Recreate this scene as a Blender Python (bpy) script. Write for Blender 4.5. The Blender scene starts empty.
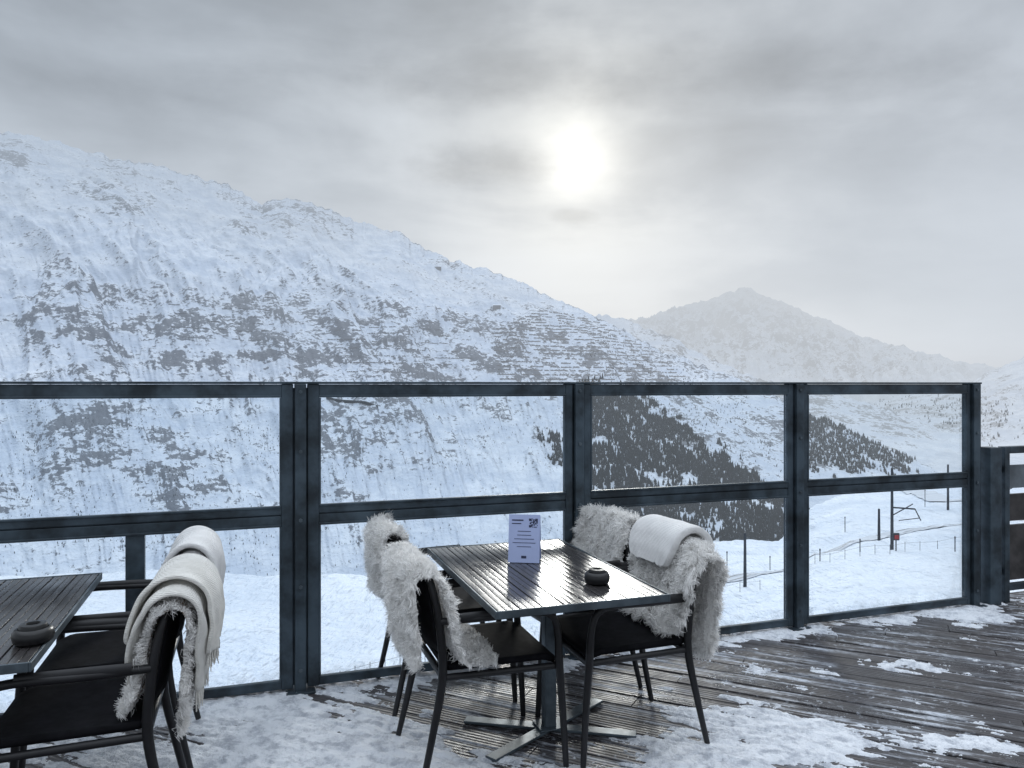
import bpy, bmesh, math, random
import numpy as np
from mathutils import Vector, Matrix
random.seed(3); rng=np.random.default_rng(7)
F=760.0; H=1.6
U=np.array([.9459,.3245]); N=np.array([-.3245,.9459]); TH=math.atan2(U[1],U[0])
scene=bpy.context.scene
scene.view_settings.view_transform='Standard'; scene.view_settings.look='None'; scene.view_settings.exposure=0

# ---------------- noise ----------------
def _h(ix,iy,s):
    n=(ix.astype(np.int64)*374761393+iy.astype(np.int64)*668265263+s*1442695041)&0xffffffff
    n=((n^(n>>13))*1274126177)&0xffffffff
    n=n^(n>>16)
    return (n&0xffff)/65535.0
def vn(x,y,s=0):
    x=np.asarray(x,float);y=np.asarray(y,float)
    ix=np.floor(x);iy=np.floor(y);fx=x-ix;fy=y-iy
    a=2*math.pi
    def g(dx,dy):
        t=_h(ix+dx,iy+dy,s)*a
        return np.cos(t)*(fx-dx)+np.sin(t)*(fy-dy)
    u=fx**3*(fx*(fx*6-15)+10);v=fy**3*(fy*(fy*6-15)+10)
    return ((g(0,0)*(1-u)+g(1,0)*u)*(1-v)+(g(0,1)*(1-u)+g(1,1)*u)*v)*1.4
def fbm(x,y,o=5,s=0,p=.5):
    r=0;a=1;t=0
    for i in range(o):
        r=r+a*vn(x*2**i,y*2**i,s+i*17);t+=a;a*=p
    return r/t
def ridged(x,y,o=5,s=0,p=.5):
    r=0;a=1;t=0
    for i in range(o):
        r=r+a*(1-2*np.abs(vn(x*2**i,y*2**i,s+i*17)));t+=a;a*=p
    return r/t
def sst(a,b,x):
    t=np.clip((x-a)/(b-a),0,1);return t*t*(3-2*t)

# ---------------- node helpers ----------------
class NT:
    def __init__(s,tree): s.t=tree;s.n=tree.nodes;s.l=tree.links
    def new(s,typ,**k):
        n=s.n.new(typ)
        for a,b in k.items(): setattr(n,a,b)
        return n
    def put(s,sock,v):
        if isinstance(v,bpy.types.NodeSocket): s.l.new(v,sock)
        else:
            if hasattr(sock.default_value,'__len__') and len(sock.default_value)==4 and len(v)==3: v=(*v,1)
            sock.default_value=v
    def m(s,op,a,b=0,c=0,clamp=False):
        n=s.new('ShaderNodeMath',operation=op,use_clamp=clamp)
        for i,v in enumerate((a,b,c)): s.put(n.inputs[i],v)
        return n.outputs[0]
    def v(s,op,a,b=(0,0,0),out=0,scale=None):
        n=s.new('ShaderNodeVectorMath',operation=op)
        s.put(n.inputs[0],a);s.put(n.inputs[1],b)
        if scale is not None: s.put(n.inputs['Scale'],scale)
        return n.outputs[out]
    def mix(s,f,a,b):
        n=s.new('ShaderNodeMix',data_type='RGBA')
        s.put(n.inputs[0],f);s.put(n.inputs[6],a);s.put(n.inputs[7],b)
        return n.outputs[2]
    def noise(s,vec,scale,detail=4,rough=.5,dist=0):
        n=s.new('ShaderNodeTexNoise')
        s.put(n.inputs['Vector'],vec);n.inputs['Scale'].default_value=scale
        n.inputs['Detail'].default_value=detail;n.inputs['Roughness'].default_value=rough
        n.inputs['Distortion'].default_value=dist
        return n.outputs['Fac']
    def sm(s,a,b,x,lo=0,hi=1):
        n=s.new('ShaderNodeMapRange',interpolation_type='SMOOTHSTEP')
        s.put(n.inputs[0],x);s.put(n.inputs[1],a);s.put(n.inputs[2],b);s.put(n.inputs[3],lo);s.put(n.inputs[4],hi)
        return n.outputs[0]
    def sep(s,v):
        n=s.new('ShaderNodeSeparateXYZ');s.put(n.inputs[0],v);return n.outputs
    def comb(s,x,y,z):
        n=s.new('ShaderNodeCombineXYZ')
        for i,v in enumerate((x,y,z)): s.put(n.inputs[i],v)
        return n.outputs[0]
    def bump(s,h,st=.5,d=.01):
        n=s.new('ShaderNodeBump');n.inputs['Strength'].default_value=st;n.inputs['Distance'].default_value=d
        s.put(n.inputs['Height'],h);return n.outputs[0]
def newmat(name):
    m=bpy.data.materials.new(name);m.use_nodes=True
    t=NT(m.node_tree);b=t.n['Principled BSDF'];o=t.n['Material Output']
    return m,t,b,o
def simple(name,col,rough=.5,metal=0,var=.15,nscale=8,bst=.2,bd=.002,spec=.5):
    m,t,b,o=newmat(name)
    g=t.new('ShaderNodeTexCoord').outputs['Object']
    f=t.noise(g,nscale,4,.6)
    c2=tuple(max(0,c*(1-var*2)) for c in col);c3=tuple(min(1,c*(1+var*1.2)) for c in col)
    t.put(b.inputs['Base Color'],t.mix(t.sm(.3,.7,f),c2,c3))
    t.put(b.inputs['Roughness'],t.m('ADD',rough-.08,t.m('MULTIPLY',t.noise(g,nscale*3,2),.16)))
    b.inputs['Metallic'].default_value=metal;b.inputs['Specular IOR Level'].default_value=spec
    t.put(b.inputs['Normal'],t.bump(t.noise(g,nscale*8,2),bst,bd))
    return m

# haze: aerial perspective painted into materials as emission, by WORLD position
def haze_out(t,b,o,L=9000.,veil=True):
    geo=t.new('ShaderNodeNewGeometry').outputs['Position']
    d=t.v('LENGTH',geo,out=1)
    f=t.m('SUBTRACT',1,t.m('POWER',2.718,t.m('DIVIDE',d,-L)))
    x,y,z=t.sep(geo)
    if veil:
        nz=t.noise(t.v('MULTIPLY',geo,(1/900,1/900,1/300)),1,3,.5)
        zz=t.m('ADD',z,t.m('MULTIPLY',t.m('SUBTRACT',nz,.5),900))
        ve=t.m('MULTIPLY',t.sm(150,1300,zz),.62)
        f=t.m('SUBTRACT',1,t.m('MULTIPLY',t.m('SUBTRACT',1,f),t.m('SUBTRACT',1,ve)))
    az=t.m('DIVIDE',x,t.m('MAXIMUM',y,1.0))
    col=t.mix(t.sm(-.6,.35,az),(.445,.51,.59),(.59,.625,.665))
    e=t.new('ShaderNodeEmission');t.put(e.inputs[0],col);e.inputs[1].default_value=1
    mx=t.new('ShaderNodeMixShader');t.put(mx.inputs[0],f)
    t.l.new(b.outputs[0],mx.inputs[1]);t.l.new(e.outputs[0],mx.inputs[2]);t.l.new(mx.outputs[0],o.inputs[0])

# ---------------- mesh helpers ----------------
def link(ob,parent=None):
    scene.collection.objects.link(ob)
    if parent: ob.parent=parent
    return ob
def mesh(name,V,Fc,mat,parent=None,smooth=False):
    me=bpy.data.meshes.new(name)
    V=np.asarray(V,np.float32)
    if isinstance(Fc,np.ndarray):
        k=Fc.shape[1]
        me.vertices.add(len(V));me.vertices.foreach_set('co',V.ravel())
        me.loops.add(Fc.size);me.loops.foreach_set('vertex_index',Fc.ravel().astype(np.int32))
        me.polygons.add(len(Fc));me.polygons.foreach_set('loop_start',np.arange(0,Fc.size,k,dtype=np.int32))
        me.update(calc_edges=True)
    else:
        me.from_pydata(V.tolist(),[],Fc)
    me.polygons.foreach_set('use_smooth',[smooth]*len(me.polygons))
    me.materials.append(mat)
    return link(bpy.data.objects.new(name,me),parent)
def empty(name,loc=(0,0,0),rz=0):
    e=bpy.data.objects.new(name,None);e.location=loc;e.rotation_euler=(0,0,rz);e.empty_display_size=.1
    return link(e)
def gridf(nr,nc):
    i=np.arange(nr-1)[:,None]*nc+np.arange(nc-1)[None,:]
    return np.stack([i,i+1,i+1+nc,i+nc],-1).reshape(-1,4)
BF=[(0,3,2,1),(4,5,6,7),(0,1,5,4),(1,2,6,5),(2,3,7,6),(3,0,4,7)]
class MB:
    def __init__(s): s.V=[];s.F=[]
    def box(s,x0,x1,y0,y1,z0,z1,M=None):
        b=len(s.V);P=[(x0,y0,z0),(x1,y0,z0),(x1,y1,z0),(x0,y1,z0),(x0,y0,z1),(x1,y0,z1),(x1,y1,z1),(x0,y1,z1)]
        if M is not None: P=[tuple(M@Vector(p)) for p in P]
        s.V+=P;s.F+=[tuple(b+i for i in f) for f in BF];return s
    def add(s,V,Fc):
        b=len(s.V);s.V+=[tuple(v) for v in V];s.F+=[tuple(b+i for i in f) for f in Fc]
    def tube(s,pts,r,n=10,sub=0,flat=1.0):
        P=[Vector(p) for p in pts];R=r if isinstance(r,(list,tuple)) else [r]*len(P)
        if sub:
            Q=[];RR=[]
            for i in range(len(P)-1):
                p0=P[max(i-1,0)];p1=P[i];p2=P[i+1];p3=P[min(i+2,len(P)-1)]
                for k in range(sub):
                    t=k/sub
                    Q.append(.5*((2*p1)+(p2-p0)*t+(2*p0-5*p1+4*p2-p3)*t*t+(3*p1-p0-3*p2+p3)*t**3));RR.append(R[i]*(1-t)+R[i+1]*t)
            Q.append(P[-1]);RR.append(R[-1]);P,R=Q,RR
        b=len(s.V);up=None
        for i,p in enumerate(P):
            d=(P[min(i+1,len(P)-1)]-P[max(i-1,0)]).normalized()
            if up is None:
                up=Vector((0,0,1)) if abs(d.z)<.9 else Vector((0,1,0))
            up=(up-d*up.dot(d)).normalized();sd=d.cross(up)
            for k in range(n):
                a=2*math.pi*k/n;s.V.append(tuple(p+up*math.cos(a)*R[i]+sd*math.sin(a)*R[i]*flat))
        for i in range(len(P)-1):
            for k in range(n):
                k2=(k+1)%n;s.F.append((b+i*n+k,b+i*n+k2,b+(i+1)*n+k2,b+(i+1)*n+k))
        s.F.append(tuple(b+k for k in range(n))[::-1]);e=b+(len(P)-1)*n;s.F.append(tuple(e+k for k in range(n)))
    def lathe(s,prof,n=28,c=(0,0,0)):
        b=len(s.V)
        for r,z in prof:
            for k in range(n):
                a=2*math.pi*k/n;s.V.append((c[0]+r*math.cos(a),c[1]+r*math.sin(a),c[2]+z))
        for i in range(len(prof)-1):
            for k in range(n):
                k2=(k+1)%n;s.F.append((b+i*n+k,b+i*n+k2,b+(i+1)*n+k2,b+(i+1)*n+k))
    def obj(s,name,mat,parent=None,smooth=False,bevel=0,seg=2):
        o=mesh(name,s.V,s.F,mat,parent,smooth)
        if bevel:
            m=o.modifiers.new('b','BEVEL');m.width=bevel;m.segments=seg;m.limit_method='ANGLE';m.angle_limit=math.radians(40)
            w=o.modifiers.new('w','WEIGHTED_NORMAL') if not smooth else None
        if smooth and hasattr(o.data,'set_sharp_from_angle'): o.data.set_sharp_from_angle(angle=math.radians(50))
        return o

# ================= MATERIALS =================
m_steel=simple('railing_steel',(.052,.074,.094),.5,.35,.32,5,.3,.001)
m_black=simple('black_metal',(.010,.010,.012),.45,.1,.2,12,.15,.0008)
m_seat=simple('black_seat',(.008,.008,.010),.8,0,.2,15,.2,.001,.08)
m_col=simple('table_steel',(.09,.115,.135),.45,.5,.2,8,.1,.0008)
m_pole=simple('pole_steel',(.05,.055,.065),.6,.3,.2,1)
m_ash=simple('ashtray_plastic',(.006,.006,.007),.35,0,.1,30)
m_red=simple('red_paint',(.35,.03,.03),.5)
m_grey=simple('grey_board',(.14,.16,.18),.7,0,.2,4)
m_wood2=simple('dark_timber',(.05,.045,.045),.7,0,.3,6,.4,.003)
# glass
m_glass,t,b,o=newmat('clear_glass')
tr=t.new('ShaderNodeBsdfTransparent');tr.inputs[0].default_value=(.955,.975,.985,1)
gl=t.new('ShaderNodeBsdfGlossy');gl.inputs['Roughness'].default_value=.02
fr=t.new('ShaderNodeFresnel');fr.inputs[0].default_value=1.3
g=t.new('ShaderNodeTexCoord').outputs['Object']
smear=t.new('ShaderNodeBsdfDiffuse');smear.inputs[0].default_value=(.8,.84,.88,1)
mx=t.new('ShaderNodeMixShader');t.put(mx.inputs[0],t.m('MULTIPLY',fr.outputs[0],.3));t.l.new(tr.outputs[0],mx.inputs[1]);t.l.new(gl.outputs[0],mx.inputs[2])
mx2=t.new('ShaderNodeMixShader')
gzc=t.sep(g)[2]
frost=t.m('MULTIPLY',t.sm(.16,.05,gzc),t.sm(.42,.6,t.noise(g,9,5,.7)))
t.put(mx2.inputs[0],t.m('ADD',t.m('MULTIPLY',t.sm(.5,.75,t.noise(g,3,5,.65)),.03),t.m('MULTIPLY',frost,.22)))
t.l.new(mx.outputs[0],mx2.inputs[1]);t.l.new(smear.outputs[0],mx2.inputs[2]);t.l.new(mx2.outputs[0],o.inputs[0])
# fur
def furmat(name,col,trl=.45):
    m,t,b,o=newmat(name)
    df=t.new('ShaderNodeBsdfDiffuse');t.put(df.inputs[0],col)
    tl=t.new('ShaderNodeBsdfTranslucent');t.put(tl.inputs[0],col)
    mx=t.new('ShaderNodeMixShader');mx.inputs[0].default_value=trl
    t.l.new(df.outputs[0],mx.inputs[1]);t.l.new(tl.outputs[0],mx.inputs[2]);t.l.new(mx.outputs[0],o.inputs[0])
    t.n.remove(b)
    return m
m_fur=furmat('sheepskin_wool',(.98,.97,.955))
m_hide=simple('sheepskin_hide',(.30,.20,.12),.8,0,.2,9)
def clothmat(name,col,dark):
    m,t,b,o=newmat(name)
    g=t.new('ShaderNodeTexCoord').outputs['Object']
    t.put(b.inputs['Base Color'],t.mix(t.sm(.3,.7,t.noise(g,10,5,.6)),dark,col))
    b.inputs['Roughness'].default_value=.9;b.inputs['Sheen Weight'].default_value=.4
    w=t.new('ShaderNodeTexWave',bands_direction='Y');t.put(w.inputs[0],g);w.inputs['Scale'].default_value=60;w.inputs['Distortion'].default_value=1.5
    w2=t.new('ShaderNodeTexWave',bands_direction='Z');t.put(w2.inputs[0],g);w2.inputs['Scale'].default_value=60;w2.inputs['Distortion'].default_value=1.5
    hh=t.m('ADD',t.m('ADD',w.outputs['Fac'],w2.outputs['Fac']),t.m('MULTIPLY',t.noise(g,90,4),1.5))
    t.put(b.inputs['Normal'],t.bump(hh,.6,.003))
    return m
m_cream=clothmat('cream_wool_blanket',(.84,.82,.77),(.68,.66,.61))
m_white=clothmat('white_wool_blanket',(.88,.87,.86),(.76,.75,.74))
# near snow
def snowmat(name,haze=None):
    m,t,b,o=newmat(name)
    p=t.new('ShaderNodeNewGeometry').outputs['Position']
    t.put(b.inputs['Base Color'],t.mix(t.sm(.35,.65,t.noise(p,.05,4)),(.66,.73,.83),(.78,.835,.91)))
    b.inputs['Roughness'].default_value=.75;b.inputs['Specular IOR Level'].default_value=.3
    return m,t,b,o,p
m_gsnow,t,b,o,p=snowmat('snow_ground')
nn=t.m('ADD',t.m('MULTIPLY',t.noise(p,.5,5,.65),1.3),t.m('MULTIPLY',t.noise(t.v('MULTIPLY',p,(.5,.08,.5)),1,4,.6),2.4))
t.put(b.inputs['Normal'],t.bump(nn,.9,.7))
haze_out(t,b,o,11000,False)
m_dsnow,t,b,o,p=snowmat('deck_snow')
gr=t.noise(p,13,6,.7)
t.put(b.inputs['Base Color'],t.mix(t.sm(.34,.56,gr),(.48,.51,.57),(.85,.88,.93)))
t.put(b.inputs['Normal'],t.bump(t.noise(p,34,5,.7),1.0,.02))
# mountain
def mountainmat(name,L,nsc=1.0,off=0.):
    m,t,b,o=newmat(name)
    gn=t.new('ShaderNodeNewGeometry');p=gn.outputs['Position']
    at=t.new('ShaderNodeAttribute',attribute_name='rock').outputs['Fac']
    n1=t.noise(t.v('MULTIPLY',p,(1/19*nsc,1/19*nsc,1/9*nsc)),1,4,.72)
    n2=t.noise(t.v('MULTIPLY',p,(1/120*nsc,1/120*nsc,1/60*nsc)),1,5,.72)
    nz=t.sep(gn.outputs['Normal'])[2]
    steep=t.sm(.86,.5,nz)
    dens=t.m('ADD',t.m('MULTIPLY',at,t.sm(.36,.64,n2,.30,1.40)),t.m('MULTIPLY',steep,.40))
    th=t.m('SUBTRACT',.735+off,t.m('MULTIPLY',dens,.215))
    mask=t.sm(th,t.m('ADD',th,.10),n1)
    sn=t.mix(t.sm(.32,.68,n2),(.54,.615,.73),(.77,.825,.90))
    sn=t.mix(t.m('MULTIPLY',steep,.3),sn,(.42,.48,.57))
    rk=t.mix(n1,(.03,.036,.05),(.15,.165,.20))
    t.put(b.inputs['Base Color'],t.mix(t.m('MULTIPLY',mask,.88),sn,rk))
    b.inputs['Roughness'].default_value=.9;b.inputs['Specular IOR Level'].default_value=.1
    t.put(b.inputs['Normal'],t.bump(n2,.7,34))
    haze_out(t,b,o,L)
    return m
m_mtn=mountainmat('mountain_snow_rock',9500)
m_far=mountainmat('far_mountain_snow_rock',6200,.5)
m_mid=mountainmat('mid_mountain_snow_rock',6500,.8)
m_for,t,b,o=newmat('conifer_forest')
p=t.new('ShaderNodeNewGeometry').outputs['Position']
t.put(b.inputs['Base Color'],t.mix(t.sm(.54,.75,t.noise(p,.12,4,.7)),(.010,.018,.028),(.19,.22,.27)));b.inputs['Roughness'].default_value=.95
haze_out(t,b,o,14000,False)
m_barr,t,b,o=newmat('barrier_steel')
p=t.new('ShaderNodeNewGeometry').outputs['Position']
t.put(b.inputs['Base Color'],t.mix(t.noise(p,.08,3),(.03,.03,.04),(.20,.21,.24)))
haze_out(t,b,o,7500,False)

# ================= TERRAIN =================
def PX(az): return 512+F*np.tan(np.clip(az,-1.3,1.3))
def ip(x,pts):
    pts=sorted(pts);return np.interp(x,[a for a,_ in pts],[b for _,b in pts])
RC=[(-400,60),(330,60),(560,75),(780,95),(815,120),(850,150),(1200,160)]
YC=[(-400,597),(0,600),(220,598),(330,606),(450,592),(560,572),(700,558),(780,550),(815,515),(850,492),(960,487),(1200,487)]
def ground(az,r):
    px=PX(az);Rc=ip(px,RC);yc=ip(px,YC);c=np.cos(np.clip(az,-1.1,1.1))
    zc=H-(yc-384)/F*Rc*c
    t=np.clip((r-4)/(Rc-4),0,1)
    z=-3.5+(zc+3.5)*t**.58
    out=np.maximum(r-Rc,0)
    z=z-.06*np.minimum(out,30)-.42*np.maximum(out-12,0)
    z=np.maximum(z,-400+0*r)
    x=r*np.sin(az);y=r*np.cos(az)
    amp=np.clip(r/60,0.05,1)
    z=z+fbm(x/14,y/14,5,5)*1.4*amp+fbm(x/3.,y/3.,3,9)*.18
    z=z+fbm(x/120,y/120,4,15)*np.clip((r-200)/400,0,1)*14
    return z
azs=np.radians(np.concatenate([np.linspace(-180,-62,60)[:-1],np.linspace(-62,62,640),np.linspace(62,180,60)[1:]]))
rr=np.concatenate([np.linspace(2,12,40)[:-1],np.geomspace(12,260,280)[:-1],np.geomspace(260,22000,90)])
A,R_=np.meshgrid(azs,rr)
Z=ground(A,R_)
V=np.stack([R_*np.sin(A),R_*np.cos(A),Z],-1).reshape(-1,3)
mesh('snow_ground',V,gridf(len(rr),len(azs))[:,::-1].copy(),m_gsnow,smooth=True)
def gz(x,y): return float(ground(np.array(math.atan2(x,y)),np.array(math.hypot(x,y))))
def at_px(px,dep):
    x=(px-512)/F*dep;return x,dep,gz(x,dep)

def mountain(name,pxa,pxb,nc,nr,ridge,Rp,Bp,zb,mat,amp,patches,seed,back=.35,rough=1.,base=.0):
    az=np.linspace(math.atan((pxa-512)/F),math.atan((pxb-512)/F),nc)
    px=PX(az);c=np.cos(az)
    yr=ip(px,ridge)
    Rr=ip(px,Rp);Rb=ip(px,Bp);zr=H+(384-yr)/F*Rr*c
    # crag height concentrated near the crest
    crag=(fbm(px/26,px*0+3.3,4,seed+3)*5+ridged(px/16,px*0+1.3,4,seed+8,.6)*4.5-1.5)*rough/F*Rr*c
    s=np.concatenate([np.linspace(0,1,nr),1+np.linspace(0,back,24)[1:]])
    S,AZ=np.meshgrid(s,az,indexing='ij')
    RR=Rb+(Rr-Rb)*S
    sf=np.minimum(S,1)
    zz=zb+(zr-zb)*(sf**1.08)
    zz=zz+crag[None,:]*sst(.80,1.0,sf)
    zz=zz-np.maximum(S-1,0)*(Rr-Rb)*.75
    arc=AZ*Rr[None,:]
    q=arc+RR*.35
    gul=ridged(q/430+fbm(RR/600,arc/600,3,seed+30)*.6,RR/1300,5,seed,.45)
    fine=ridged(q/95,RR/300,4,seed+50,.5)
    win=np.sin(np.pi*np.clip(sf,0,1))**.6
    hs=np.clip((zr-zb)/1200,.12,1)[None,:]
    zz=zz+amp*gul*win*hs+amp*.19*fine*(win*.8+.15)*np.clip(hs*1.5,0,1)*np.where(S>1,.3,1)
    X=RR*np.sin(AZ);Y=RR*np.cos(AZ)
    ppx=512+F*X/Y;ppy=384-F*(zz-H)/Y
    rock=np.zeros_like(zz)+base
    wx=fbm(arc/300,RR/300,3,seed+70)*60;wy=fbm(arc/300,RR/300,3,seed+71)*40
    for (cx,cy,sx,sy,w) in patches:
        rock+=w*np.exp(-((ppx+wx-cx)/sx)**2-((ppy+wy-cy)/sy)**2)
    rock+=.45*sst(.955,.995,sf)*np.clip(1.2-abs(S-1)*8,0,1)
    rock=rock*(.7+1.1*np.clip(gul,-.3,.8))+.30*sst(.15,.6,fine)
    rock=np.clip(rock,0,1.35)
    ob=mesh(name,np.stack([X,Y,zz],-1).reshape(-1,3),gridf(len(s),nc)[:,::-1].copy(),mat,smooth=True)
    a=ob.data.attributes.new('rock','FLOAT','POINT');a.data.foreach_set('value',rock.ravel().astype(np.float32))
    return dict(X=X,Y=Y,Z=zz,px=ppx,py=ppy,S=S,nr=nr)
ridgeA=[(-500,60),(-200,110),(-60,138),(0,134),(20,136),(60,143),(95,155),(130,163),(165,170),(200,178),(235,190),(262,205),(280,201),(310,203),(335,214),(360,224),(400,236),(450,262),(480,268),(520,284),(560,303),(600,318),(650,345),(700,366),(740,382),(780,399),(820,420),(860,437),(900,455),(960,482),(1010,500)]
patchA=[(50,322,90,38,.95),(200,335,110,38,.80),(330,345,85,38,.90),(430,345,75,38,.80),(575,345,85,36,.95),(300,216,50,16,1.1),(10,150,30,18,1.1),(150,190,110,26,.55),
 (100,440,200,60,.55),(430,420,200,60,.50),(690,395,80,45,.9),(430,270,70,22,.4),(30,490,180,60,.45),(650,355,50,18,1.0),(780,440,75,38,.9)]
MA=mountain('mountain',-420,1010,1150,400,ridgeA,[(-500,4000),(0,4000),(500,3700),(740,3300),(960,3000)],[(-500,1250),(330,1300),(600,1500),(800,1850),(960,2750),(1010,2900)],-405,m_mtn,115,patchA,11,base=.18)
ridgeB=[(520,345),(560,325),(600,316),(625,318),(650,330),(680,343),(705,355),(735,371),(780,384),(830,394),(880,408),(930,425),(1024,452),(1100,465)]
patchB=[(650,345,70,22,.8),(760,390,110,28,.95),(880,420,110,34,1.0)]
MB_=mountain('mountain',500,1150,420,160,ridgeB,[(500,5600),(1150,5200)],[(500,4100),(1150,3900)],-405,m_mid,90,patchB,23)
ridgeC=[(560,345),(600,332),(640,322),(665,313),(690,307),(715,299),(735,293),(747,291),(762,297),(785,306),(820,323),(860,340),(900,350),(950,362),(1024,374),(1200,380)]
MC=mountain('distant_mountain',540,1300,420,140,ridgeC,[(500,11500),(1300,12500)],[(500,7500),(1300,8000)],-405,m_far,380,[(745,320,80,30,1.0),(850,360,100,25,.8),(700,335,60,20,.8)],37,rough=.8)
ridgeD=[(800,425),(850,408),(900,397),(940,390),(965,383),(985,375),(1005,365),(1024,358),(1100,335),(1300,300),(1600,290)]
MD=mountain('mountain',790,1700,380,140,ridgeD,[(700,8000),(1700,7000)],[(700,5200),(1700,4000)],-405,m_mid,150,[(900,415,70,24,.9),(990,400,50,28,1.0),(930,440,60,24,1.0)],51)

def inpoly(x,y,P):
    r=np.zeros(x.shape,bool);n=len(P)
    for i in range(n):
        x1,y1=P[i];x2,y2=P[(i+1)%n]
        c=((y1>y)!=(y2>y))&(x<(x2-x1)*(y-y1)/(y2-y1+1e-9)+x1);r^=c
    return r
def tree_mesh(name,P,hts,mat):
    n=5;K=len(P)
    base=0;allV=[];allF=[]
    for (z0,_,rad,z1) in [(.06,0,.24,.5),(.28,0,.18,.75),(.52,0,.12,1.0)]:
        ang=np.linspace(0,2*np.pi,n,endpoint=False)[None,:]+rng.random((K,1))*6
        rj=rad*(.65+.6*rng.random((K,n)))
        ring=np.stack([P[:,0:1]+rj*hts[:,None]*np.cos(ang),P[:,1:2]+rj*hts[:,None]*np.sin(ang),P[:,2:3]+hts[:,None]*(z0+.06*rng.random((K,n)))],-1)
        top=np.stack([P[:,0],P[:,1],P[:,2]+hts*z1],-1)[:,None,:]
        v=np.concatenate([ring,top],1).reshape(-1,3)
        o=np.arange(K)[:,None,None]*(n+1)+base
        f=np.array([[k,(k+1)%n,n] for k in range(n)])[None]+o
        allV.append(v);allF.append(f.reshape(-1,3));base+=len(v)
    return mesh(name,np.concatenate(allV),np.concatenate(allF),mat)
def forest(name,M,poly,count,hmin,hmax,seed,thr=-.15):
    nr=M['nr'];X=M['X'][:nr];Y=M['Y'][:nr];Zz=M['Z'][:nr];px=M['px'][:nr];py=M['py'][:nr]
    jx=fbm(X/90,Y/90,4,seed+20,.7)*26;jy=fbm(X/90,Y/90,4,seed+21,.7)*26
    nf=fbm(X/130,Y/130,5,seed,.7)
    msk=inpoly(px+jx,py+jy,poly)&(nf>thr)
    ii=np.argwhere(msk)
    if len(ii)==0: print('NOFOREST',name);return
    i=ii[:,0];j=ii[:,1];i1=np.minimum(i+1,nr-1);j1=np.minimum(j+1,X.shape[1]-1)
    w=np.hypot(X[i1,j]-X[i,j],Y[i1,j]-Y[i,j])*np.hypot(X[i,j1]-X[i,j],Y[i,j1]-Y[i,j])+1e-6
    w=w*(.06+sst(thr,thr+.25,nf[i,j]))
    s=rng.choice(len(ii),count,p=w/w.sum())
    a=rng.random((count,1));bq=rng.random((count,1))
    G=np.stack([X,Y,Zz],-1)
    P=G[i[s],j[s]]*(1-a)+G[i1[s],j[s]]*a;P=P+(G[i[s],j1[s]]-G[i[s],j[s]])*bq
    P[:,2]-=1
    tree_mesh(name,P,rng.uniform(hmin,hmax,count),m_for)
forest('conifer_forest',MA,[(575,385),(618,388),(660,410),(700,440),(732,466),(772,488),(805,505),(805,575),(735,575),(690,565),(640,540),(600,515),(580,470)],11000,9,22,61,-.28)
forest('conifer_forest',MA,[(800,414),(845,428),(885,444),(912,462),(905,474),(860,474),(815,470),(795,455)],2100,9,19,63,-.28)
forest('conifer_forest',MA,[(548,430),(562,432),(562,470),(550,465)],180,10,18,65,-.5)
forest('conifer_shrubs',MA,[(320,395),(560,395),(760,470),(780,560),(330,610),(320,500)],1300,2,6,67,-.1)
forest('conifer_shrubs',MA,[(0,400),(280,400),(280,600),(0,600)],1300,2,5.5,68,-.1)
forest('conifer_shrubs',MA,[(590,330),(740,390),(800,500),(740,480),(600,385)],900,3,9,70,-.10)
forest('distant_village_trees',MD,[(830,405),(1000,400),(1024,450),(870,450)],700,12,24,69,0)

# avalanche barriers along contour lines
def barriers(M,poly,dz,name,seed,pr=.6,hh=(3,5)):
    r_=random.Random(seed)
    B=MB();nr=M['nr'];X=M['X'][:nr];Y=M['Y'][:nr];Zz=M['Z'][:nr];px=M['px'][:nr];py=M['py'][:nr]
    ok=inpoly(px,py,poly);idx=np.argwhere(ok)
    if len(idx)==0:return
    zs=Zz[ok];lv=zs.min()
    while lv<zs.max():
        lv+=dz*r_.uniform(.8,1.2);on=0;prev=None
        for j in range(idx[:,1].min(),idx[:,1].max()+1):
            col=Zz[:,j];k=np.argmax(col>lv)
            if on<=0 and r_.random()<.4: on=r_.randint(3,11) if r_.random()<pr else 0
            cur=None
            if k>0 and ok[k,j]:
                f=(lv-col[k-1])/(col[k]-col[k-1]);cur=(X[k-1,j]+(X[k,j]-X[k-1,j])*f,Y[k-1,j]+(Y[k,j]-Y[k-1,j])*f,lv-.3)
                if prev and on>0 and math.hypot(cur[0]-prev[0],cur[1]-prev[1])<24:
                    h=r_.uniform(*hh);b=len(B.V);B.V+=[prev,cur,(cur[0],cur[1]-1.5,cur[2]+h),(prev[0],prev[1]-1.5,prev[2]+h)];B.F.append((b,b+1,b+2,b+3))
            on-=1 if on>0 else 0
            prev=cur
    B.obj(name,m_barr)
barriers(MA,[(490,330),(545,308),(600,322),(655,352),(690,380),(560,384),(500,384)],16,'avalanche_barrier',1,.6,(3,5.5))
barriers(MA,[(165,300),(265,292),(300,330),(220,350),(170,345)],26,'avalanche_barrier',2,.3,(2,3.5))
barriers(MA,[(320,330),(430,318),(480,365),(350,380)],24,'avalanche_barrier',3,.3,(2,3.5))

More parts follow.
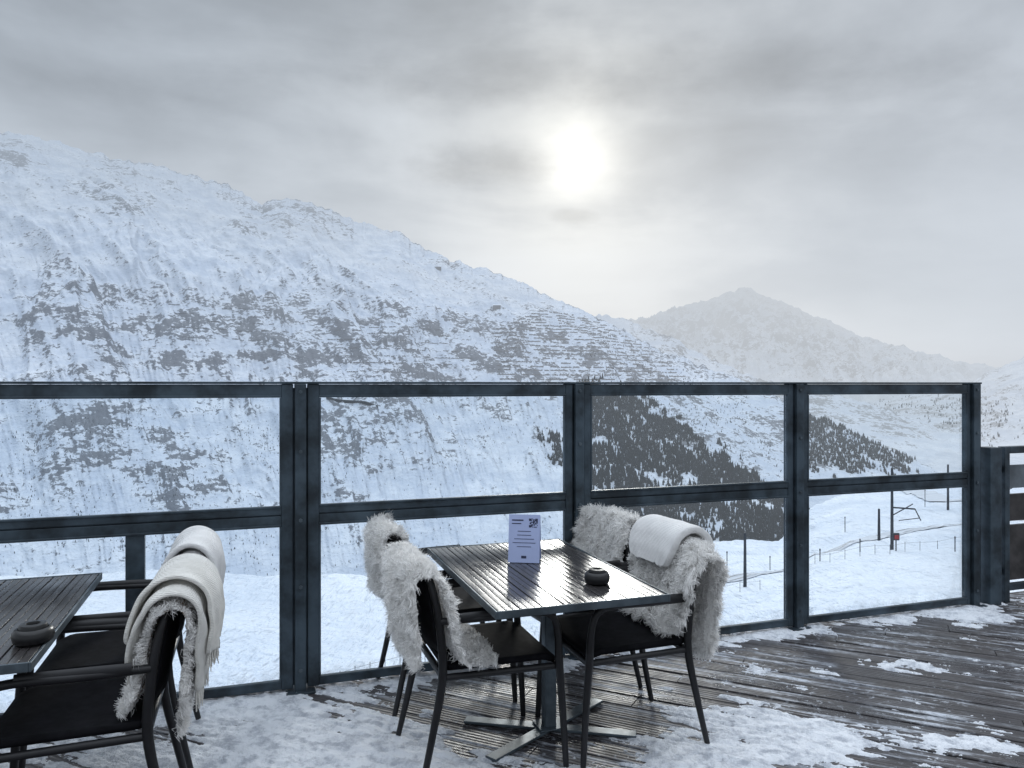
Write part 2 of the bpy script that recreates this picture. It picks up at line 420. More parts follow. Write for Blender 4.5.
def surf(M,qx,qy):
    nr=M['nr'];d=(M['px'][:nr]-qx)**2+(M['py'][:nr]-qy)**2;k=np.unravel_index(np.argmin(d),d.shape)
    return Vector((M['X'][k],M['Y'][k],M['Z'][k]))
def hut(qx,qy,w,h):
    p=surf(MA,qx,qy);e=empty('mountain_hut',p)
    MB().box(-w/2,w/2,-6,6,-6,h).obj('walls',m_barr,e)
    r=MB();r.add([(-w/2-1,-7,h),(w/2+1,-7,h),(w/2+1,7,h),(-w/2-1,7,h),(-w/2-1,0,h+4),(w/2+1,0,h+4)],[(0,1,5,4),(3,4,5,2),(0,4,3),(1,2,5),(0,3,2,1)]);r.obj('roof',m_gsnow,e)
hut(437,269,34,11);hut(497,309,30,14)
for qx,qy in [(462,272),(528,292),(563,310),(410,248)]:
    p=surf(MA,qx,qy);B=MB();B.tube([(p.x,p.y,p.z-3),(p.x,p.y,p.z+16)],1.0,6);B.box(p.x-6,p.x+6,p.y-.6,p.y+.6,p.z+15,p.z+16.5);B.obj('ski_lift_pylon',m_barr)
B=MB();P=[surf(MA,q,yy) for q,yy in [(326,399),(340,402),(352,404),(365,405),(378,408)]]
for a_,b_ in zip(P[:-1],P[1:]):
    k=len(B.V);B.V+=[tuple(a_),tuple(b_),(b_.x,b_.y-6,b_.z+7),(a_.x,a_.y-6,a_.z+7)];B.F.append((k,k+1,k+2,k+3))
    k=len(B.V);B.V+=[(a_.x,a_.y-6,a_.z+7),(b_.x,b_.y-6,b_.z+7),(b_.x,b_.y+6,b_.z+8),(a_.x,a_.y+6,a_.z+8)];B.F.append((k,k+1,k+2,k+3))
B.obj('avalanche_gallery',m_for)

# ---- railway & poles on the plateau ----
def catenary(px,dep,h,arm=0):
    x,y,z=at_px(px,dep);e=empty('catenary_pole',(x,y,z))
    B=MB();B.tube([(0,0,-.5),(0,0,h)],[.15,.10],8)
    B.obj('mast',m_pole,e)
    if arm:
        B=MB();B.tube([(0,0,h*.52),(arm,0,h*.50)],.07,6);B.tube([(0,0,h*.42),(arm*.9,0,h*.56)],.05,6);B.tube([(arm,0,h*.50),(arm*1.25,0,h*.36)],.05,6);B.tube([(arm*.3,0,h*.36),(arm*1.2,0,h*.39)],.04,6)
        B.obj('arm',m_pole,e)
    return x,y,z
catenary(892,66,7.1,2.0);catenary(948,92,5.5,0);catenary(1005,75,7,2)
catenary(745,62,4.4);catenary(879,72,3.0);
for q,d,h in [(727,70,2),(700,66,1.4),(770,75,1.5),(845,80,1.6),(925,100,2.2),(955,60,1.2),(820,62,1.0),(860,64,1.1),(660,60,1.3),(343,30,1.0),(620,55,1.0)]:
    x,y,z=at_px(q,d);B=MB();B.tube([(x,y,z-.3),(x,y,z+h)],.04,6);B.lathe([(.0,h+.03),(.06,h),(.06,h-.15),(.04,h-.16)],6,(x,y,z));B.obj('marker_post',m_pole)
x,y,z=at_px(896,64);e=empty('railway_signal',(x,y,z));B=MB();B.tube([(0,0,-.3),(0,0,1.2)],.05,8);B.box(-.25,.25,-.1,.1,.9,1.5);B.obj('mast_and_head',m_pole,e)
MB().box(-.18,.18,-.13,-.11,1.0,1.35).obj('red_plate',m_red,e)
def strip(name,pts,w,mat,lift=.12,n=60,off=0):
    P=[]
    for i in range(n+1):
        t=i/n*(len(pts)-1);k=min(int(t),len(pts)-2);f=t-k
        P.append((pts[k][0]*(1-f)+pts[k+1][0]*f,pts[k][1]*(1-f)+pts[k+1][1]*f))
    V=[];Fc=[]
    for i,(px_,d) in enumerate(P):
        x,y,_=at_px(px_,d);q=P[min(i+1,n)];r=P[max(i-1,0)]
        x2,y2,_=at_px(*q);x0,y0,_=at_px(*r);tx,ty=x2-x0,y2-y0;l=math.hypot(tx,ty)+1e-6;nx,ny=-ty/l,tx/l
        for s_ in (-w/2+off,w/2+off):
            X_,Y_=x+nx*s_,y+ny*s_;V.append((X_,Y_,gz(X_,Y_)+lift))
    for i in range(n): Fc.append((2*i,2*i+1,2*i+3,2*i+2))
    mesh(name,V,Fc,mat,smooth=True)
m_road,t,b,o=newmat('packed_snow_road')
p=t.new('ShaderNodeNewGeometry').outputs['Position']
t.put(b.inputs['Base Color'],t.mix(t.noise(p,.6,5,.7),(.42,.45,.50),(.72,.76,.81)));b.inputs['Roughness'].default_value=.9
for off in (-.55,.55): strip('railway_rail',[(640,62),(760,68),(860,74),(960,78),(1080,80)],.12,m_pole,.14,90,off)
strip('railway_trackbed',[(640,62),(760,68),(860,74),(960,78),(1080,80)],2.4,m_road,.07,90)
strip('snowy_road',[(1080,100),(985,108),(940,112),(925,124),(905,140),(880,148)],3.2,m_road,.15,60)
for pts in [[(800,62),(860,60),(920,64),(990,62)],[(640,56),(700,58),(780,60)],[(340,34),(400,38),(450,40)]]:
    B=MB();prev=None
    for k in range(len(pts)-1):
        for s_ in range(4):
            f=s_/4;q=pts[k][0]*(1-f)+pts[k+1][0]*f;d=pts[k][1]*(1-f)+pts[k+1][1]*f
            x,y,z=at_px(q,d);B.tube([(x,y,z-.2),(x,y,z+.8)],.018,5)
            if prev: B.tube([prev,(x,y,z+.7)],.008,4)
            prev=(x,y,z+.7)
    B.obj('rope_fence',m_pole)

# ================= DECK =================
PA=math.radians(-26.)
pitch=.135
m_deck,t,b,o=newmat('wet_deck_boards')
g=t.new('ShaderNodeTexCoord').outputs['Object']
gx,gy,gzz=t.sep(g)
row=t.m('FLOOR',t.m('DIVIDE',gy,pitch))
wn=t.new('ShaderNodeTexWhiteNoise',noise_dimensions='1D');t.put(wn.inputs['W'],row)
st=t.comb(t.m('ADD',t.m('MULTIPLY',gx,1.2),t.m('MULTIPLY',row,3.7)),t.m('MULTIPLY',gy,26),0)
grain=t.noise(st,1,6,.65)
resid=t.noise(t.comb(t.m('MULTIPLY',gx,.9),t.m('MULTIPLY',gy,10),0),1.6,6,.70)
big=t.noise(g,.9,4,.6)
col=t.mix(t.sm(.3,.7,grain),(.014,.012,.0135),(.068,.061,.064))
col=t.mix(t.m('MULTIPLY',wn.outputs[0],.5),col,(.050,.047,.052))
rm=t.m('MULTIPLY',t.sm(.50,.62,resid),t.sm(.36,.56,big))
fine=t.noise(g,26,5,.75)
rm2=t.m('MULTIPLY',t.sm(.54,.68,fine),t.sm(.40,.58,big))
rmm=t.m('MAXIMUM',t.m('MULTIPLY',rm,t.sm(.3,.6,fine,.25,.95)),t.m('MULTIPLY',rm2,.65))
col=t.mix(rmm,col,(.56,.60,.67))
t.put(b.inputs['Base Color'],col)
wet=t.sm(.42,.6,t.noise(g,2.3,3,.6))
t.put(b.inputs['Roughness'],t.m('ADD',t.m('SUBTRACT',.60,t.m('MULTIPLY',wet,.34)),t.m('MULTIPLY',rmm,.3),0,True))
wv=t.new('ShaderNodeTexWave',bands_direction='Y');t.put(wv.inputs[0],g);wv.inputs['Scale'].default_value=2*math.pi/.0225/20;wv.inputs['Distortion'].default_value=.15
hb=t.m('ADD',t.m('MULTIPLY',wv.outputs['Fac'],.6),t.m('ADD',grain,t.m('MULTIPLY',fine,.8)))
t.put(b.inputs['Normal'],t.bump(hb,.8,.006))
bm=bmesh.new();bmw=.125
Rz=Matrix.Rotation(PA,4,'Z');inv=Rz.inverted()
for k in range(-75,75):
    y0=k*pitch+.005;x=-12+random.random()*3
    while x<12:
        L=random.uniform(3.2,4.2);zt=random.uniform(-.004,.001);tl=random.uniform(-.002,.002)
        P=[(x+.002,y0,-.04),(x+L-.003,y0,-.04),(x+L-.003,y0+bmw,-.04),(x+.002,y0+bmw,-.04),
           (x+.002,y0,zt-tl-.003),(x+L-.003,y0,zt-tl-.003),(x+L-.003,y0+bmw,zt+tl-.003),(x+.002,y0+bmw,zt+tl-.003),
           (x+.002,y0+.004,zt-tl),(x+L-.003,y0+.004,zt-tl),(x+L-.003,y0+bmw-.004,zt+tl),(x+.002,y0+bmw-.004,zt+tl)]
        vs=[bm.verts.new(p) for p in P]
        for f in [(0,1,5,4),(1,2,6,5),(2,3,7,6),(3,0,4,7),(4,5,9,8),(6,7,11,10),(8,9,10,11),(5,6,10,9),(7,4,8,11)]: bm.faces.new([vs[i] for i in f])
        x+=L
fp=inv@Vector((0,4.35,0))+ (inv.to_3x3()@Vector((N[0],N[1],0)))*.14
nrm=inv.to_3x3()@Vector((N[0],N[1],0))
bmesh.ops.bisect_plane(bm,geom=bm.verts[:]+bm.edges[:]+bm.faces[:],plane_co=fp,plane_no=nrm,clear_outer=True)
me=bpy.data.meshes.new('wooden_deck');bm.to_mesh(me);bm.free();me.materials.append(m_deck)
dk=link(bpy.data.objects.new('wooden_deck',me));dk.rotation_euler=(0,0,PA)
e=empty('deck_frame',(0,4.35,0),TH)
MB().box(-9,12,-9,.12,-.30,-.055).obj('gap_light_block',m_wood2,e)  # solid dark sheet added under the boards to block snow light in gaps
MB().box(-9,12,.141,.18,-.32,-.008).obj('fascia',m_wood2,e)

# deck snow: heightfield patches
nx,ny=1150,720
xs=np.linspace(-3.4,5.2,nx);ys=np.linspace(1.9,6.4,ny)
X,Y=np.meshgrid(xs,ys)
fd=(X*N[0]+(Y-4.35)*N[1])
def blob(cx,cy,sx,sy,w): return w*np.exp(-((X-cx)/sx)**2-((Y-cy)/sy)**2)
cov=blob(-1.0,3.4,.60,.5,1.05)+blob(-.50,3.1,.50,.35,.85)+blob(.35,3.0,.55,.25,.9)+blob(1.1,3.5,.45,.32,.9)+blob(.75,3.2,.4,.25,.45)+blob(1.9,3.35,1.0,.4,.46)+blob(-1.6,3.1,.5,.4,.5)
cov+=.75*np.exp(-((fd+.03)/.20)**2)*(.6+.6*sst(-.3,.3,fbm(X/.5,Y/.5,2,71)))+blob(3.2,5.25,.30,.16,.95)+blob(-2.0,3.2,.5,.3,.6)+blob(2.9,4.2,1.3,.35,.38)+blob(3.6,4.9,.7,.3,.50)+blob(1.6,4.2,.7,.3,.24)+.10
ca,sa=math.cos(PA),math.sin(PA)
lx=X*ca+Y*sa;ly=-X*sa+Y*ca
gapd=np.abs(((ly/pitch)%1)-.5)*2
hh=fbm(X/.30,Y/.30,6,81,.68)*1.05+fbm(lx/.6,ly/.05,4,91,.6)*.65-sst(.8,1,gapd)*.12
hgt=(cov*.75-.60+hh*.85)
zt=np.where(hgt>0,.002+.024*np.minimum(hgt,1.)**.8,hgt*.05)
zt+=np.where(hgt>0,fbm(X/.05,Y/.05,4,99,.6)*.010*np.clip(hgt*3,0,1),0)
zt=np.maximum(zt,-.03)
zt=np.where(fd>.10,-.03,zt)
Fs=gridf(ny,nx);keep=(zt.ravel()[Fs]>-.012).any(1)&(fd.ravel()[Fs]<.13).all(1);Fs=Fs[keep]
used,invx=np.unique(Fs,return_inverse=True)
VV=np.stack([X,Y,zt],-1).reshape(-1,3)[used]
mesh('deck_snow',VV,invx.reshape(-1,4),m_dsnow,smooth=True)

# ================= RAILING =================
rail=empty('glass_railing',(0,4.35,0),TH)
posts=[-2.78,-1.17,.405,1.971,3.51]
PW=[.19,.19,.16,.155,.13]
Bp=MB()
for s_,w in zip(posts,PW):
    h2=w/2
    Bp.box(s_-.028,s_+.028,-.045,.05,.0,1.60)
    Bp.box(s_-h2,s_-.036,-.022,.028,.02,1.60)
    Bp.box(s_+.036,s_+h2,-.022,.028,.02,1.60)
    Bp.box(s_-h2+.004,s_+h2-.004,.0,.012,.03,1.58)
    Bp.box(s_-.075,s_+.075,-.07,.07,-.002,.012)
Bp.obj('posts',m_steel,rail,bevel=.004)
Br=MB();Bg=MB()
for i in range(len(posts)-1):
    a=posts[i]+PW[i]/2;c=posts[i+1]-PW[i+1]/2
    Br.box(a,c,-.019,.025,1.538,1.598)
    Br.box(a,c,-.019,.025,.925,.962);Br.box(a,c,-.017,.023,.870,.918);Br.box(a,c,-.004,.010,.917,.926)
    Br.box(a,c,-.019,.025,.022,.062)
    Bg.box(a+.001,c-.001,.0,.008,.9625,1.5375)
    if i==0:
        Br.box(-1.99,-1.905,-.018,.024,.0625,.8695)
        Bg.box(a+.001,-1.991,.0,.008,.0625,.8695);Bg.box(-1.904,c-.001,.0,.008,.0625,.8695)
    else:
        Bg.box(a+.001,c-.001,.0,.008,.0625,.8695)
    for z0,z1 in ((.9625,1.5375),(.0625,.8695)):
        Br.box(a,c,-.026,-.002,z0-.004,z0+.008);Br.box(a,c,-.026,-.002,z1-.008,z1+.004)
        Br.box(a-.003,a+.009,-.024,-.003,z0+.009,z1-.009);Br.box(c-.009,c+.003,-.024,-.003,z0+.009,z1-.009)
Br.box(-3.0,3.575,-.030,.036,1.600,1.612)
Br.obj('rails',m_steel,rail,bevel=.0025)
Bg.obj('panes',m_glass,rail)
Bb=MB()
for s_ in posts:
    for z in (.12,.55,.895,1.25,1.56):
        Bb.tube([(s_,-.044,z),(s_,-.053,z)],.010,6)
Bb.obj('bolts',m_col,rail)

low=empty('low_railing',(0,4.35,0),TH)
B=MB()
B.box(3.62,3.73,-.06,.05,.0,1.14)
B.box(3.80,3.85,-.03,.03,.0,1.14);B.box(3.851,6.8,-.03,.03,1.09,1.14);B.box(3.851,6.8,-.02,.02,.08,.13)
for k in range(12): B.box(5.0+k*.15,5.02+k*.15,-.01,.01,.131,1.089)
B.box(3.731,3.799,-.01,.01,.95,1.0);B.box(3.731,3.799,-.01,.01,.2,.25)
B.obj('frame',m_steel,low,bevel=.004)
B=MB();B.box(3.87,4.98,.03,.06,.14,.55);B.box(3.87,4.98,.03,.06,.58,.78);B.obj('lower_panels',m_wood2,low,bevel=.004)
B=MB();B.box(3.87,4.98,.0,.03,.83,1.0);B.obj('upper_panel',m_grey,low,bevel=.004)

# ================= TABLES =================
m_top,t,b,o=newmat('wet_dark_slats')
g=t.new('ShaderNodeTexCoord').outputs['Object']
n=t.noise(t.v('MULTIPLY',g,(30,2,30)),1,5,.6)
t.put(b.inputs['Base Color'],t.mix(n,(.015,.014,.015),(.06,.055,.055)))
t.put(b.inputs['Roughness'],t.sm(.3,.75,t.noise(t.v('MULTIPLY',g,(14,3,10)),1,4,.6),.15,.38))
b.inputs['Specular IOR Level'].default_value=1.0
t.put(b.inputs['Normal'],t.bump(n,.3,.002))
def table(cx,cy,colx=0,W=.74,L=1.17):
    e=empty('patio_table',(cx,cy,0),TH)
    B=MB();n=8;w=(W-.02)/n
    for k in range(n):
        x0=-W/2+.01+k*w
        zz=random.uniform(-.0008,.0008)
        for q in range(3):
            B.box(x0+.002+q*(w-.004)/3+.001,x0+.002+(q+1)*(w-.004)/3-.001,-L/2+.01,L/2-.01,.735+zz,.750+zz)
        B.box(x0+.003,x0+w-.003,-L/2+.012,L/2-.012,.728,.7345)
    B.obj('top_slats',m_top,e,bevel=.0012,seg=1)
    B=MB()
    B.box(-W/2,-W/2+.008,-L/2,L/2,.722,.752);B.box(W/2-.008,W/2,-L/2,L/2,.722,.752)
    B.box(-W/2+.008,W/2-.008,-L/2,-L/2+.008,.722,.752);B.box(-W/2+.008,W/2-.008,L/2-.008,L/2,.722,.752)
    B.box(-W/2+.08,W/2-.08,-.03,.03,.70,.7275)
    B.box(-.03+colx,.03+colx,-L/2+.12,-.031,.70,.7275);B.box(-.03+colx,.03+colx,.031,L/2-.12,.70,.7275)
    B.obj('top_frame',m_col,e,bevel=.002)
    B=MB();B.box(colx-.028,colx+.028,-.028,.028,.016,.6995);B.obj('column',m_col,e,bevel=.006)
    B=MB();M=Matrix.Translation((colx,0,0))
    for a in (30,150,210,330):
        B.box(.029,.40,-.03,.03,.004,.016,M@Matrix.Rotation(math.radians(a),4,'Z'))
        B.box(.36,.40,-.018,.018,.0,.004,M@Matrix.Rotation(math.radians(a),4,'Z'))
    B.box(colx-.06,colx+.06,-.06,.06,.0165,.024)
    B.obj('base',m_col,e,bevel=.002)
    return e
table(.10,3.50,.075)
table(-1.655-.37*U[0],2.87-.37*U[1])
def ashtray(x,y,r):
    e=empty('ashtray',(x,y,.752))
    B=MB();B.lathe([(.0,.0),(r*.82,.0),(r*.95,.008),(r,.022),(r*.97,.036),(r*.86,.046),(r*.74,.048),(r*.70,.040),(r*.68,.022),(0,.018)],32)
    B.obj('bowl',m_ash,e,smooth=True)
    B=MB();B.lathe([(r*.66,.030),(r*.70,.052),(r*.62,.060),(r*.35,.062),(r*.30,.056),(r*.30,.030)],32);B.obj('lid_ring',m_ash,e,smooth=True)
ashtray(.363,3.24,.055);ashtray(-1.575,2.50,.062)
m_card=simple('lilac_card',(.42,.49,.75),.5,0,.04,4,.02,.0003)
m_ink=simple('dark_ink',(.03,.035,.09),.6)
e=empty('menu_card',(.055,3.60,.7535),math.radians(-8));
Mt=Matrix.Rotation(math.radians(-10),4,'X')
B=MB();B.box(-.075,.075,0,.0015,.0,.225,Mt);B.obj('sheet',m_card,e)
B=MB();M2=Matrix.Translation((0,.085,0))@Matrix.Rotation(math.radians(10),4,'X');B.box(-.075,.075,0,.0015,.0,.222,M2);B.obj('back_sheet',m_card,e)
B=MB();rq=random.Random(5)
for i in range(11):
    for j in range(11):
        fin=(i<3 and j<3) or (i<3 and j>7) or (i>7 and j>7)
        if fin or rq.random()<.5:B.box(.022+i*.0038,.022+i*.0038+.0037,-.0012,-.0004,.165+j*.0038,.165+j*.0038+.0037,Mt)
for k in range(5):
    z=.145-k*.018;wd=rq.uniform(.03,.055);B.box(-wd,wd,-.0012,-.0004,z,z+.0025,Mt)
B.box(-.06,-.005,-.0012,-.0004,.195,.201,Mt);B.box(-.06,-.015,-.0012,-.0004,.180,.184,Mt)
B.box(-.012,.012,-.0012,-.0004,.02,.032,Mt)
B.obj('print',m_ink,e)

# ================= CHAIRS =================
def chair(x,y,rz):
    e=empty('patio_armchair',(x,y,0),rz)
    B=MB()
    for s_ in (-1,1):
        B.tube([(.275,.265*s_,0),(.262,.262*s_,.22),(.245,.262*s_,.44),(.235,.265*s_,.58),(.205,.268*s_,.645),(.13,.27*s_,.665),(-.05,.268*s_,.662),(-.255,.24*s_,.655)],[.012,.015,.017,.015,.015,.015,.015,.014],10,5)
        B.tube([(-.335,.25*s_,0),(-.285,.24*s_,.22),(-.245,.232*s_,.44),(-.260,.235*s_,.65),(-.290,.225*s_,.80),(-.305,.19*s_,.84)],[.012,.015,.018,.017,.015,.013],10,5)
        B.tube([(.245,.245*s_,.425),(-.245,.225*s_,.425)],.015,8)
        B.tube([(.13,.27*s_,.672),(-.05,.268*s_,.670),(-.2,.255*s_,.664)],.021,10,4,.5)
    B.tube([(.24,-.25,.425),(.24,.25,.425)],.015,8);B.tube([(-.24,-.225,.425),(-.24,.225,.425)],.015,8)
    B.tube([(-.305,-.19,.84),(-.332,-.1,.845),(-.34,0,.846),(-.332,.1,.845),(-.305,.19,.84)],.014,10,5)
    B.obj('frame',m_black,e,smooth=True)
    n=24;V=[];
    for i in range(n+1):
        for j in range(n+1):
            u=i/n*2-1;v=j/n*2-1
            k=(1-max(0,abs(u)-.8)**2*1.2)
            V.append((.235*u,.238*v*(1-.04*(1-u)/2)*k,.452-.012*(1-u*u)*(1-v*v)-(.02*max(0,u-.8)/.2)))
    so=mesh('seat',V,[tuple(f) for f in gridf(n+1,n+1).tolist()],m_seat,e,True)
    md=so.modifiers.new('s','SOLIDIFY');md.thickness=.024;md.offset=-1
    V=[];m=20
    for i in range(10):
        for j in range(m+1):
            v=j/m*2-1;zz=.53+.30*i/9;xx=-.245-.055*((zz-.53)/.3)-.03*(1-v*v)
            V.append((xx,.222*v*(1-.08*i/9),zz))
    so=mesh('backrest',V,[tuple(f) for f in gridf(10,m+1).tolist()],m_seat,e,True)
    md=so.modifiers.new('s','SOLIDIFY');md.thickness=.012
    return e
PROF=[(.10,.470),(-.02,.462),(-.13,.468),(-.205,.50),(-.225,.58),(-.245,.70),(-.268,.80),(-.295,.858),(-.322,.872),(-.348,.85),(-.352,.78),(-.340,.68),(-.328,.56),(-.320,.45),(-.318,.36),(-.325,.28)]
def drape(name,parent,mat,u0,u1,hw,off=.0,wob=.015,edge=.03,seed=0,thick=0,fur=0,flen=.04,yc=0,nu=80,nv=44,fold=0,under=None,furin=True):
    P=np.array(PROF);d=np.concatenate([[0],np.cumsum(np.hypot(*np.diff(P,axis=0).T))]);d/=d[-1]
    u=np.linspace(u0,u1,nu);
    px_=np.interp(u,d,P[:,0]);pz_=np.interp(u,d,P[:,1])
    ker=np.ones(5)/5
    pxs=np.convolve(np.pad(px_,2,mode='edge'),ker,'valid');pzs=np.convolve(np.pad(pz_,2,mode='edge'),ker,'valid')
    tx=np.gradient(pxs);tz=np.gradient(pzs);l=np.hypot(tx,tz);nxx=tz/l;nzz=-tx/l
    if nzz[np.argmax(pzs)]<0: nxx,nzz=-nxx,-nzz
    v=np.linspace(-1,1,nv)
    Ug,Vg=np.meshgrid(np.arange(nu),v,indexing='ij')
    uu=u[Ug.astype(int)]
    e1=fbm(uu*6+seed,uu*0+.5+seed,3,seed+1)*edge
    endround=np.sqrt(np.clip(1-np.abs((uu-(u0+u1)/2)/((u1-u0)/2))**6,0,1))*.25+.75
    yy=yc+Vg*hw*endround*(1-.10*np.sin((uu-u0)/(u1-u0)*6+seed))+e1*np.sign(Vg)*np.abs(Vg)
    o=off+fbm(uu*9,Vg*2.2+seed,3,seed+5)*wob
    if fold: o=o+fold*np.sin(Vg*7+fbm(uu*4,Vg,2,seed)*4+seed)*(.3+abs(uu-.5)*1.4)
    pzt=pzs[Ug.astype(int)];bow=-.03*(1-np.clip(yy/.24,-1,1)**2)*sst(.48,.6,pzt)
    sag=-.035*np.clip((np.abs(yy)-.20)/.08,0,1)**2*sst(.7,.85,pzt)
    Xp=pxs[Ug.astype(int)]+nxx[Ug.astype(int)]*o+bow;Zp=pzt+nzz[Ug.astype(int)]*o+sag
    G=np.stack([Xp,yy,Zp],-1)
    ob=mesh(name,G.reshape(-1,3),gridf(nu,nv),under or mat,parent,True)
    if thick:
        md=ob.modifiers.new('s','SOLIDIFY');md.thickness=thick;md.offset=0
        md=ob.modifiers.new('ss','SUBSURF');md.levels=1;md.render_levels=1
    if fur:
        du=np.gradient(G,axis=0);dv=np.gradient(G,axis=1);nn=np.cross(dv,du)
        nn/=np.linalg.norm(nn,axis=-1,keepdims=True)+1e-9
        ref=np.stack([nxx[Ug.astype(int)],0*Xp,nzz[Ug.astype(int)]],-1)
        nn*=np.sign((nn*ref).sum(-1,keepdims=True))
        r_=np.random.default_rng(seed+100)
        K=fur
        fi=r_.random(K)*(nu-1.001);fj=r_.random(K)*(nv-1.001)
        ne=K//7;fj[:ne]=np.where(r_.random(ne)<.5,r_.random(ne)*1.5,(nv-1.001)-r_.random(ne)*1.5)
        ne2=K//10;fi[ne:ne+ne2]=np.where(r_.random(ne2)<.5,r_.random(ne2)*2,(nu-1.001)-r_.random(ne2)*2)
        i=fi.astype(int);j=fj.astype(int);a=(fi-i)[:,None];b_=(fj-j)[:,None]
        root=G[i,j]*(1-a)*(1-b_)+G[i+1,j]*a*(1-b_)+G[i,j+1]*(1-a)*b_+G[i+1,j+1]*a*b_
        nr_=nn[i,j]
        sc=2.6
        cl=np.stack([fbm(fi/sc,fj/sc,2,seed+7),fbm(fi/sc,fj/sc,2,seed+8),fbm(fi/sc,fj/sc,2,seed+9)],-1)
        edgev=np.zeros((K,3));vv=fj/(nv-1)*2-1;edgev[:,1]=np.sign(vv)*np.clip(np.abs(vv)-.85,0,1)*6
        dirn=nr_*.85+cl*1.5+r_.normal(0,.22,(K,3))+edgev+np.array([0,0,-.12])
        dirn/=np.linalg.norm(dirn,axis=1,keepdims=True)
        lenm=.75+.5*sst(-.3,.4,fbm(fi/5.,fj/5.,2,seed+12))
        L=flen*(r_.uniform(.7,1.15,K)*lenm)[:,None]
        side=np.cross(dirn,r_.normal(0,1,(K,3)));side/=np.linalg.norm(side,axis=1,keepdims=True)
        w=.0016*r_.uniform(.7,1.4,K)[:,None]
        grav=np.array([0,0,-1.])
        cv=np.stack([fbm(fi/sc,fj/sc,1,seed+17),fbm(fi/sc,fj/sc,1,seed+18),fbm(fi/sc,fj/sc,1,seed+19)],-1)*2.5
        p0=root-nr_*.002;p1=root+dirn*L*.40+cv*L*.16;p2=root+dirn*L*.72+grav*L*.08-cv*L*.14;p3=root+dirn*L*.92+grav*L*.2+cv*L*.20
        Vh=np.stack([p0-side*w,p0+side*w,p1-side*w*1.1,p1+side*w*1.1,p2-side*w*.9,p2+side*w*.9,p3-side*w*.2,p3+side*w*.2],1)
        Fh=np.array([[0,1,3,2],[2,3,5,4],[4,5,7,6]])[None]+np.arange(K)[:,None,None]*8
        mesh('wool',Vh.reshape(-1,3),Fh.reshape(-1,4),m_fur,ob,True)
    return ob,G
def fringe(parent,G,row,mat,n=40,L=.06,seed=1):
    B=MB();r=random.Random(seed);nv=G.shape[1]
    for k in range(n):
        f=k/(n-1)*(nv-1.01);j=int(f);p=Vector(G[row,j])*(1-(f-j))+Vector(G[row,j+1])*(f-j)
        q=p+Vector((r.uniform(-.008,.008),r.uniform(-.01,.01),-L*r.uniform(.7,1.1)))
        B.tube([p,(p+q)/2+Vector((r.uniform(-.004,.004),r.uniform(-.004,.004),0)),q],[.0025,.003,.0015],5)
    B.obj('fringe',mat,parent,True)
def skin(chair_,hw=.23,u0=.03,u1=.93,seed=0,n=30000,yc=0,flen=.036,off=.012,under=None):
    ob,G=drape('sheepskin',None,m_fur,u0,u1,hw,off,.02,.04,seed,0,n,flen,yc,under=under)
    ob.parent=chair_
    return ob
PI=math.pi
c_fl=chair(-.12,3.33,TH)
c_rl=chair(-.33,4.00,TH)
c_fr=chair(.47,3.50,TH+PI)
c_rr=chair(.27,4.10,TH+PI+math.radians(6))
c_lf=chair(-1.52,2.67,TH+PI)
c_lr=chair(-1.72,3.26,TH+PI)
skin(c_fl,.250,.10,.84,3,38000,yc=-.03,flen=.044)
skin(c_rl,.22,.22,.78,5,28000,flen=.044)
skin(c_fr,.265,.20,.92,8,36000,yc=.02,flen=.046)
skin(c_rr,.25,.06,.90,11,flen=.048)
skin(c_lf,.23,.20,.90,14,yc=0,under=m_hide)
ob,G=drape('folded_blanket',c_fr,m_white,.42,.73,.18,.062,.006,.008,21,.034,0,yc=-.06,fold=.003)
ob,G=drape('folded_blanket',c_lr,m_white,.22,.88,.225,.030,.010,.012,24,.022,0,fold=.010)
ob,G=drape('folded_blanket',c_lr,m_white,.36,.74,.20,.062,.010,.012,26,.022,0,yc=.02,fold=.008)
ob,G=drape('fringed_blanket',c_lf,m_cream,.33,.80,.20,.056,.014,.014,27,.014,0,yc=.05,fold=.014)
fringe(ob,G,-1,m_cream,44,.07,3);fringe(ob,G,0,m_cream,44,.06,4)
ob,G=drape('fringed_blanket',c_lf,m_cream,.40,.70,.17,.084,.014,.014,29,.014,0,yc=.06,fold=.012)
fringe(ob,G,-1,m_cream,38,.06,5)

# ================= SKY & LIGHT =================
sunpx=(580,160)
sd=Vector(((sunpx[0]-512)/F,1,(384-sunpx[1])/F)).normalized()
w=bpy.data.worlds.new('World');scene.world=w;w.use_nodes=True
t=NT(w.node_tree);t.n.clear()
out=t.new('ShaderNodeOutputWorld')
D=t.v('NORMALIZE',t.new('ShaderNodeTexCoord').outputs['Generated'])
dx,dy,dz=t.sep(D)
dot=t.v('DOT_PRODUCT',D,tuple(sd),out=1)
el=t.m('MAXIMUM',dz,0)
den=t.m('ADD',el,.30)
cp=t.comb(t.m('DIVIDE',dx,den),t.m('DIVIDE',dy,den),0)
n1=t.noise(t.v('MULTIPLY',cp,(1,1.5,1)),.9,6,.5,.3)
n2=t.noise(t.v('ADD',D,(3,1,2)),5.5,5,.55,.25)
n3=t.noise(t.v('MULTIPLY',D,(1.,1.,3.2)),3.2,5,.52,.3)
base=t.mix(t.sm(.02,.46,el),(.575,.63,.70),(.385,.43,.485))
base=t.mix(t.m('MULTIPLY',t.sm(-.1,.7,dx),.35),base,(.55,.58,.63))
cl=t.m('ADD',t.m('MULTIPLY',n1,.45),t.m('ADD',t.m('MULTIPLY',n2,.2),t.m('MULTIPLY',n3,.35)))
amt=t.sm(.10,.40,el)
cf=t.m('ADD',1,t.m('MULTIPLY',t.m('SUBTRACT',cl,.5),t.m('ADD',.5,t.m('MULTIPLY',amt,1.7))))
base=t.v('SCALE',base,scale=cf)
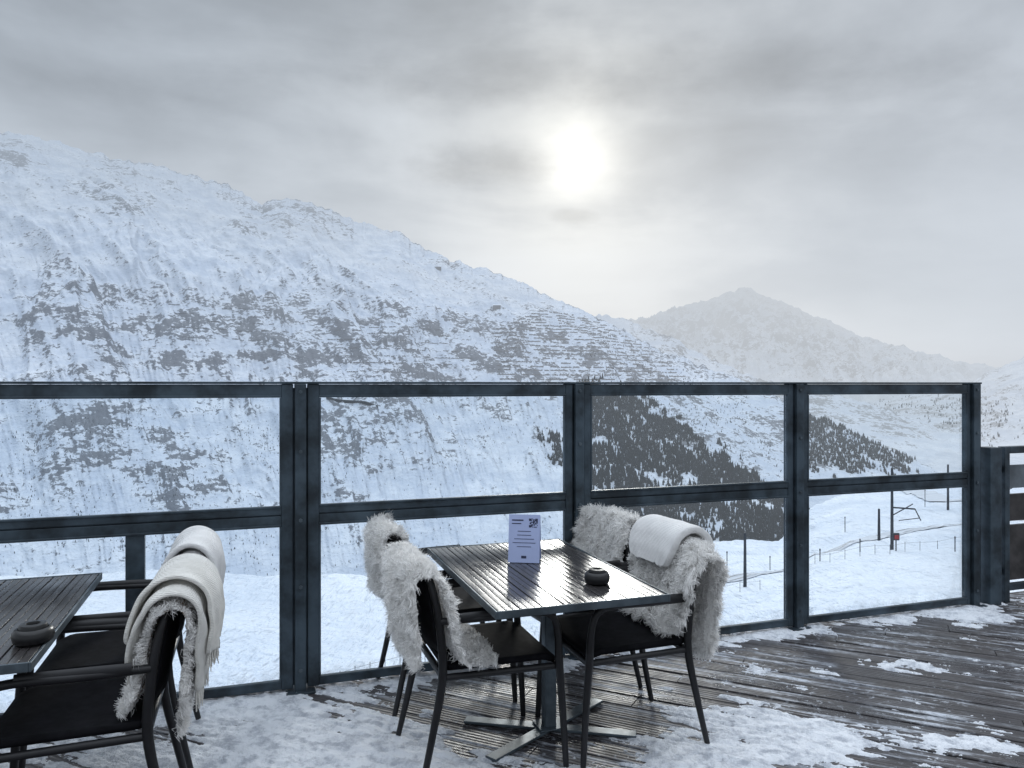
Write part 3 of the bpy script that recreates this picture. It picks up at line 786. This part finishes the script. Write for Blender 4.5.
dp=t.m('MAXIMUM',dot,0)
g1=t.m('POWER',dp,16);g2=t.m('POWER',dp,130);g3=t.m('POWER',dp,850)
cloudcut=t.sm(.44,.56,cl)
cc=t.m('ADD',.55,t.m('MULTIPLY',cloudcut,.45))
glow=t.v('SCALE',(.145,.130,.100),scale=t.m('MULTIPLY',g1,cc))
glow2=t.v('SCALE',(.17,.155,.115),scale=t.m('MULTIPLY',g2,cc))
core=t.v('SCALE',(.46,.44,.39),scale=t.m('MULTIPLY',g3,t.m('ADD',.6,t.m('MULTIPLY',n2,.8))))
tot=t.v('ADD',t.v('ADD',base,glow),t.v('ADD',glow2,core))
aa=t.m('DIVIDE',dx,t.m('MAXIMUM',dy,.05));bb=t.m('DIVIDE',dz,t.m('MAXIMUM',dy,.05))
nnb=t.m('MULTIPLY',t.m('SUBTRACT',t.noise(t.v('MULTIPLY',D,(1,1,2)),11,5,.6),.5),4)
def blobd(px_,py_,sx,sy,s_):
    u=t.m('DIVIDE',t.m('SUBTRACT',aa,(px_-512)/F),sx/F);v_=t.m('DIVIDE',t.m('SUBTRACT',bb,(384-py_)/F),sy/F)
    q=t.m('ADD',t.m('ADD',t.m('MULTIPLY',u,u),t.m('MULTIPLY',v_,v_)),nnb)
    return t.m('MULTIPLY',t.sm(2.0,-1.0,q),s_)
dk_=t.m('ADD',blobd(478,166,72,20,.24),t.m('ADD',blobd(572,217,20,8,.16),t.m('ADD',blobd(740,72,360,30,.15),blobd(280,90,240,22,.08))))
tot=t.v('SCALE',tot,scale=t.m('SUBTRACT',1,dk_))
zen=t.v('SCALE',(.98,1.07,1.19),scale=t.sm(.46,.85,el,0,.98))
tot=t.v('ADD',tot,zen)
bg=t.new('ShaderNodeBackground');t.put(bg.inputs[0],tot);bg.inputs[1].default_value=1.03
sky=t.new('ShaderNodeTexSky');sky.sky_type='NISHITA';sky.sun_disc=False
sky.sun_elevation=math.asin(sd.z);sky.sun_rotation=math.atan2(sd.x,sd.y);sky.air_density=1;sky.dust_density=1
bg2=t.new('ShaderNodeBackground');t.l.new(sky.outputs[0],bg2.inputs[0]);bg2.inputs[1].default_value=.003
ad=t.new('ShaderNodeAddShader');t.l.new(bg.outputs[0],ad.inputs[0]);t.l.new(bg2.outputs[0],ad.inputs[1]);t.l.new(ad.outputs[0],out.inputs[0])
sl=bpy.data.lights.new('sun','SUN');sl.energy=1.1;sl.angle=math.radians(10);sl.color=(1,.96,.90)
so=link(bpy.data.objects.new('sun',sl));so.rotation_euler=sd.to_track_quat('Z','Y').to_euler();so.location=(0,0,20)

cam=bpy.data.cameras.new('camera');co=link(bpy.data.objects.new('camera',cam))
co.location=(0,0,H);co.rotation_euler=(math.radians(90),0,0)
cam.sensor_width=36;cam.lens=F/1024*36;cam.clip_end=60000;cam.clip_start=.05
scene.camera=co
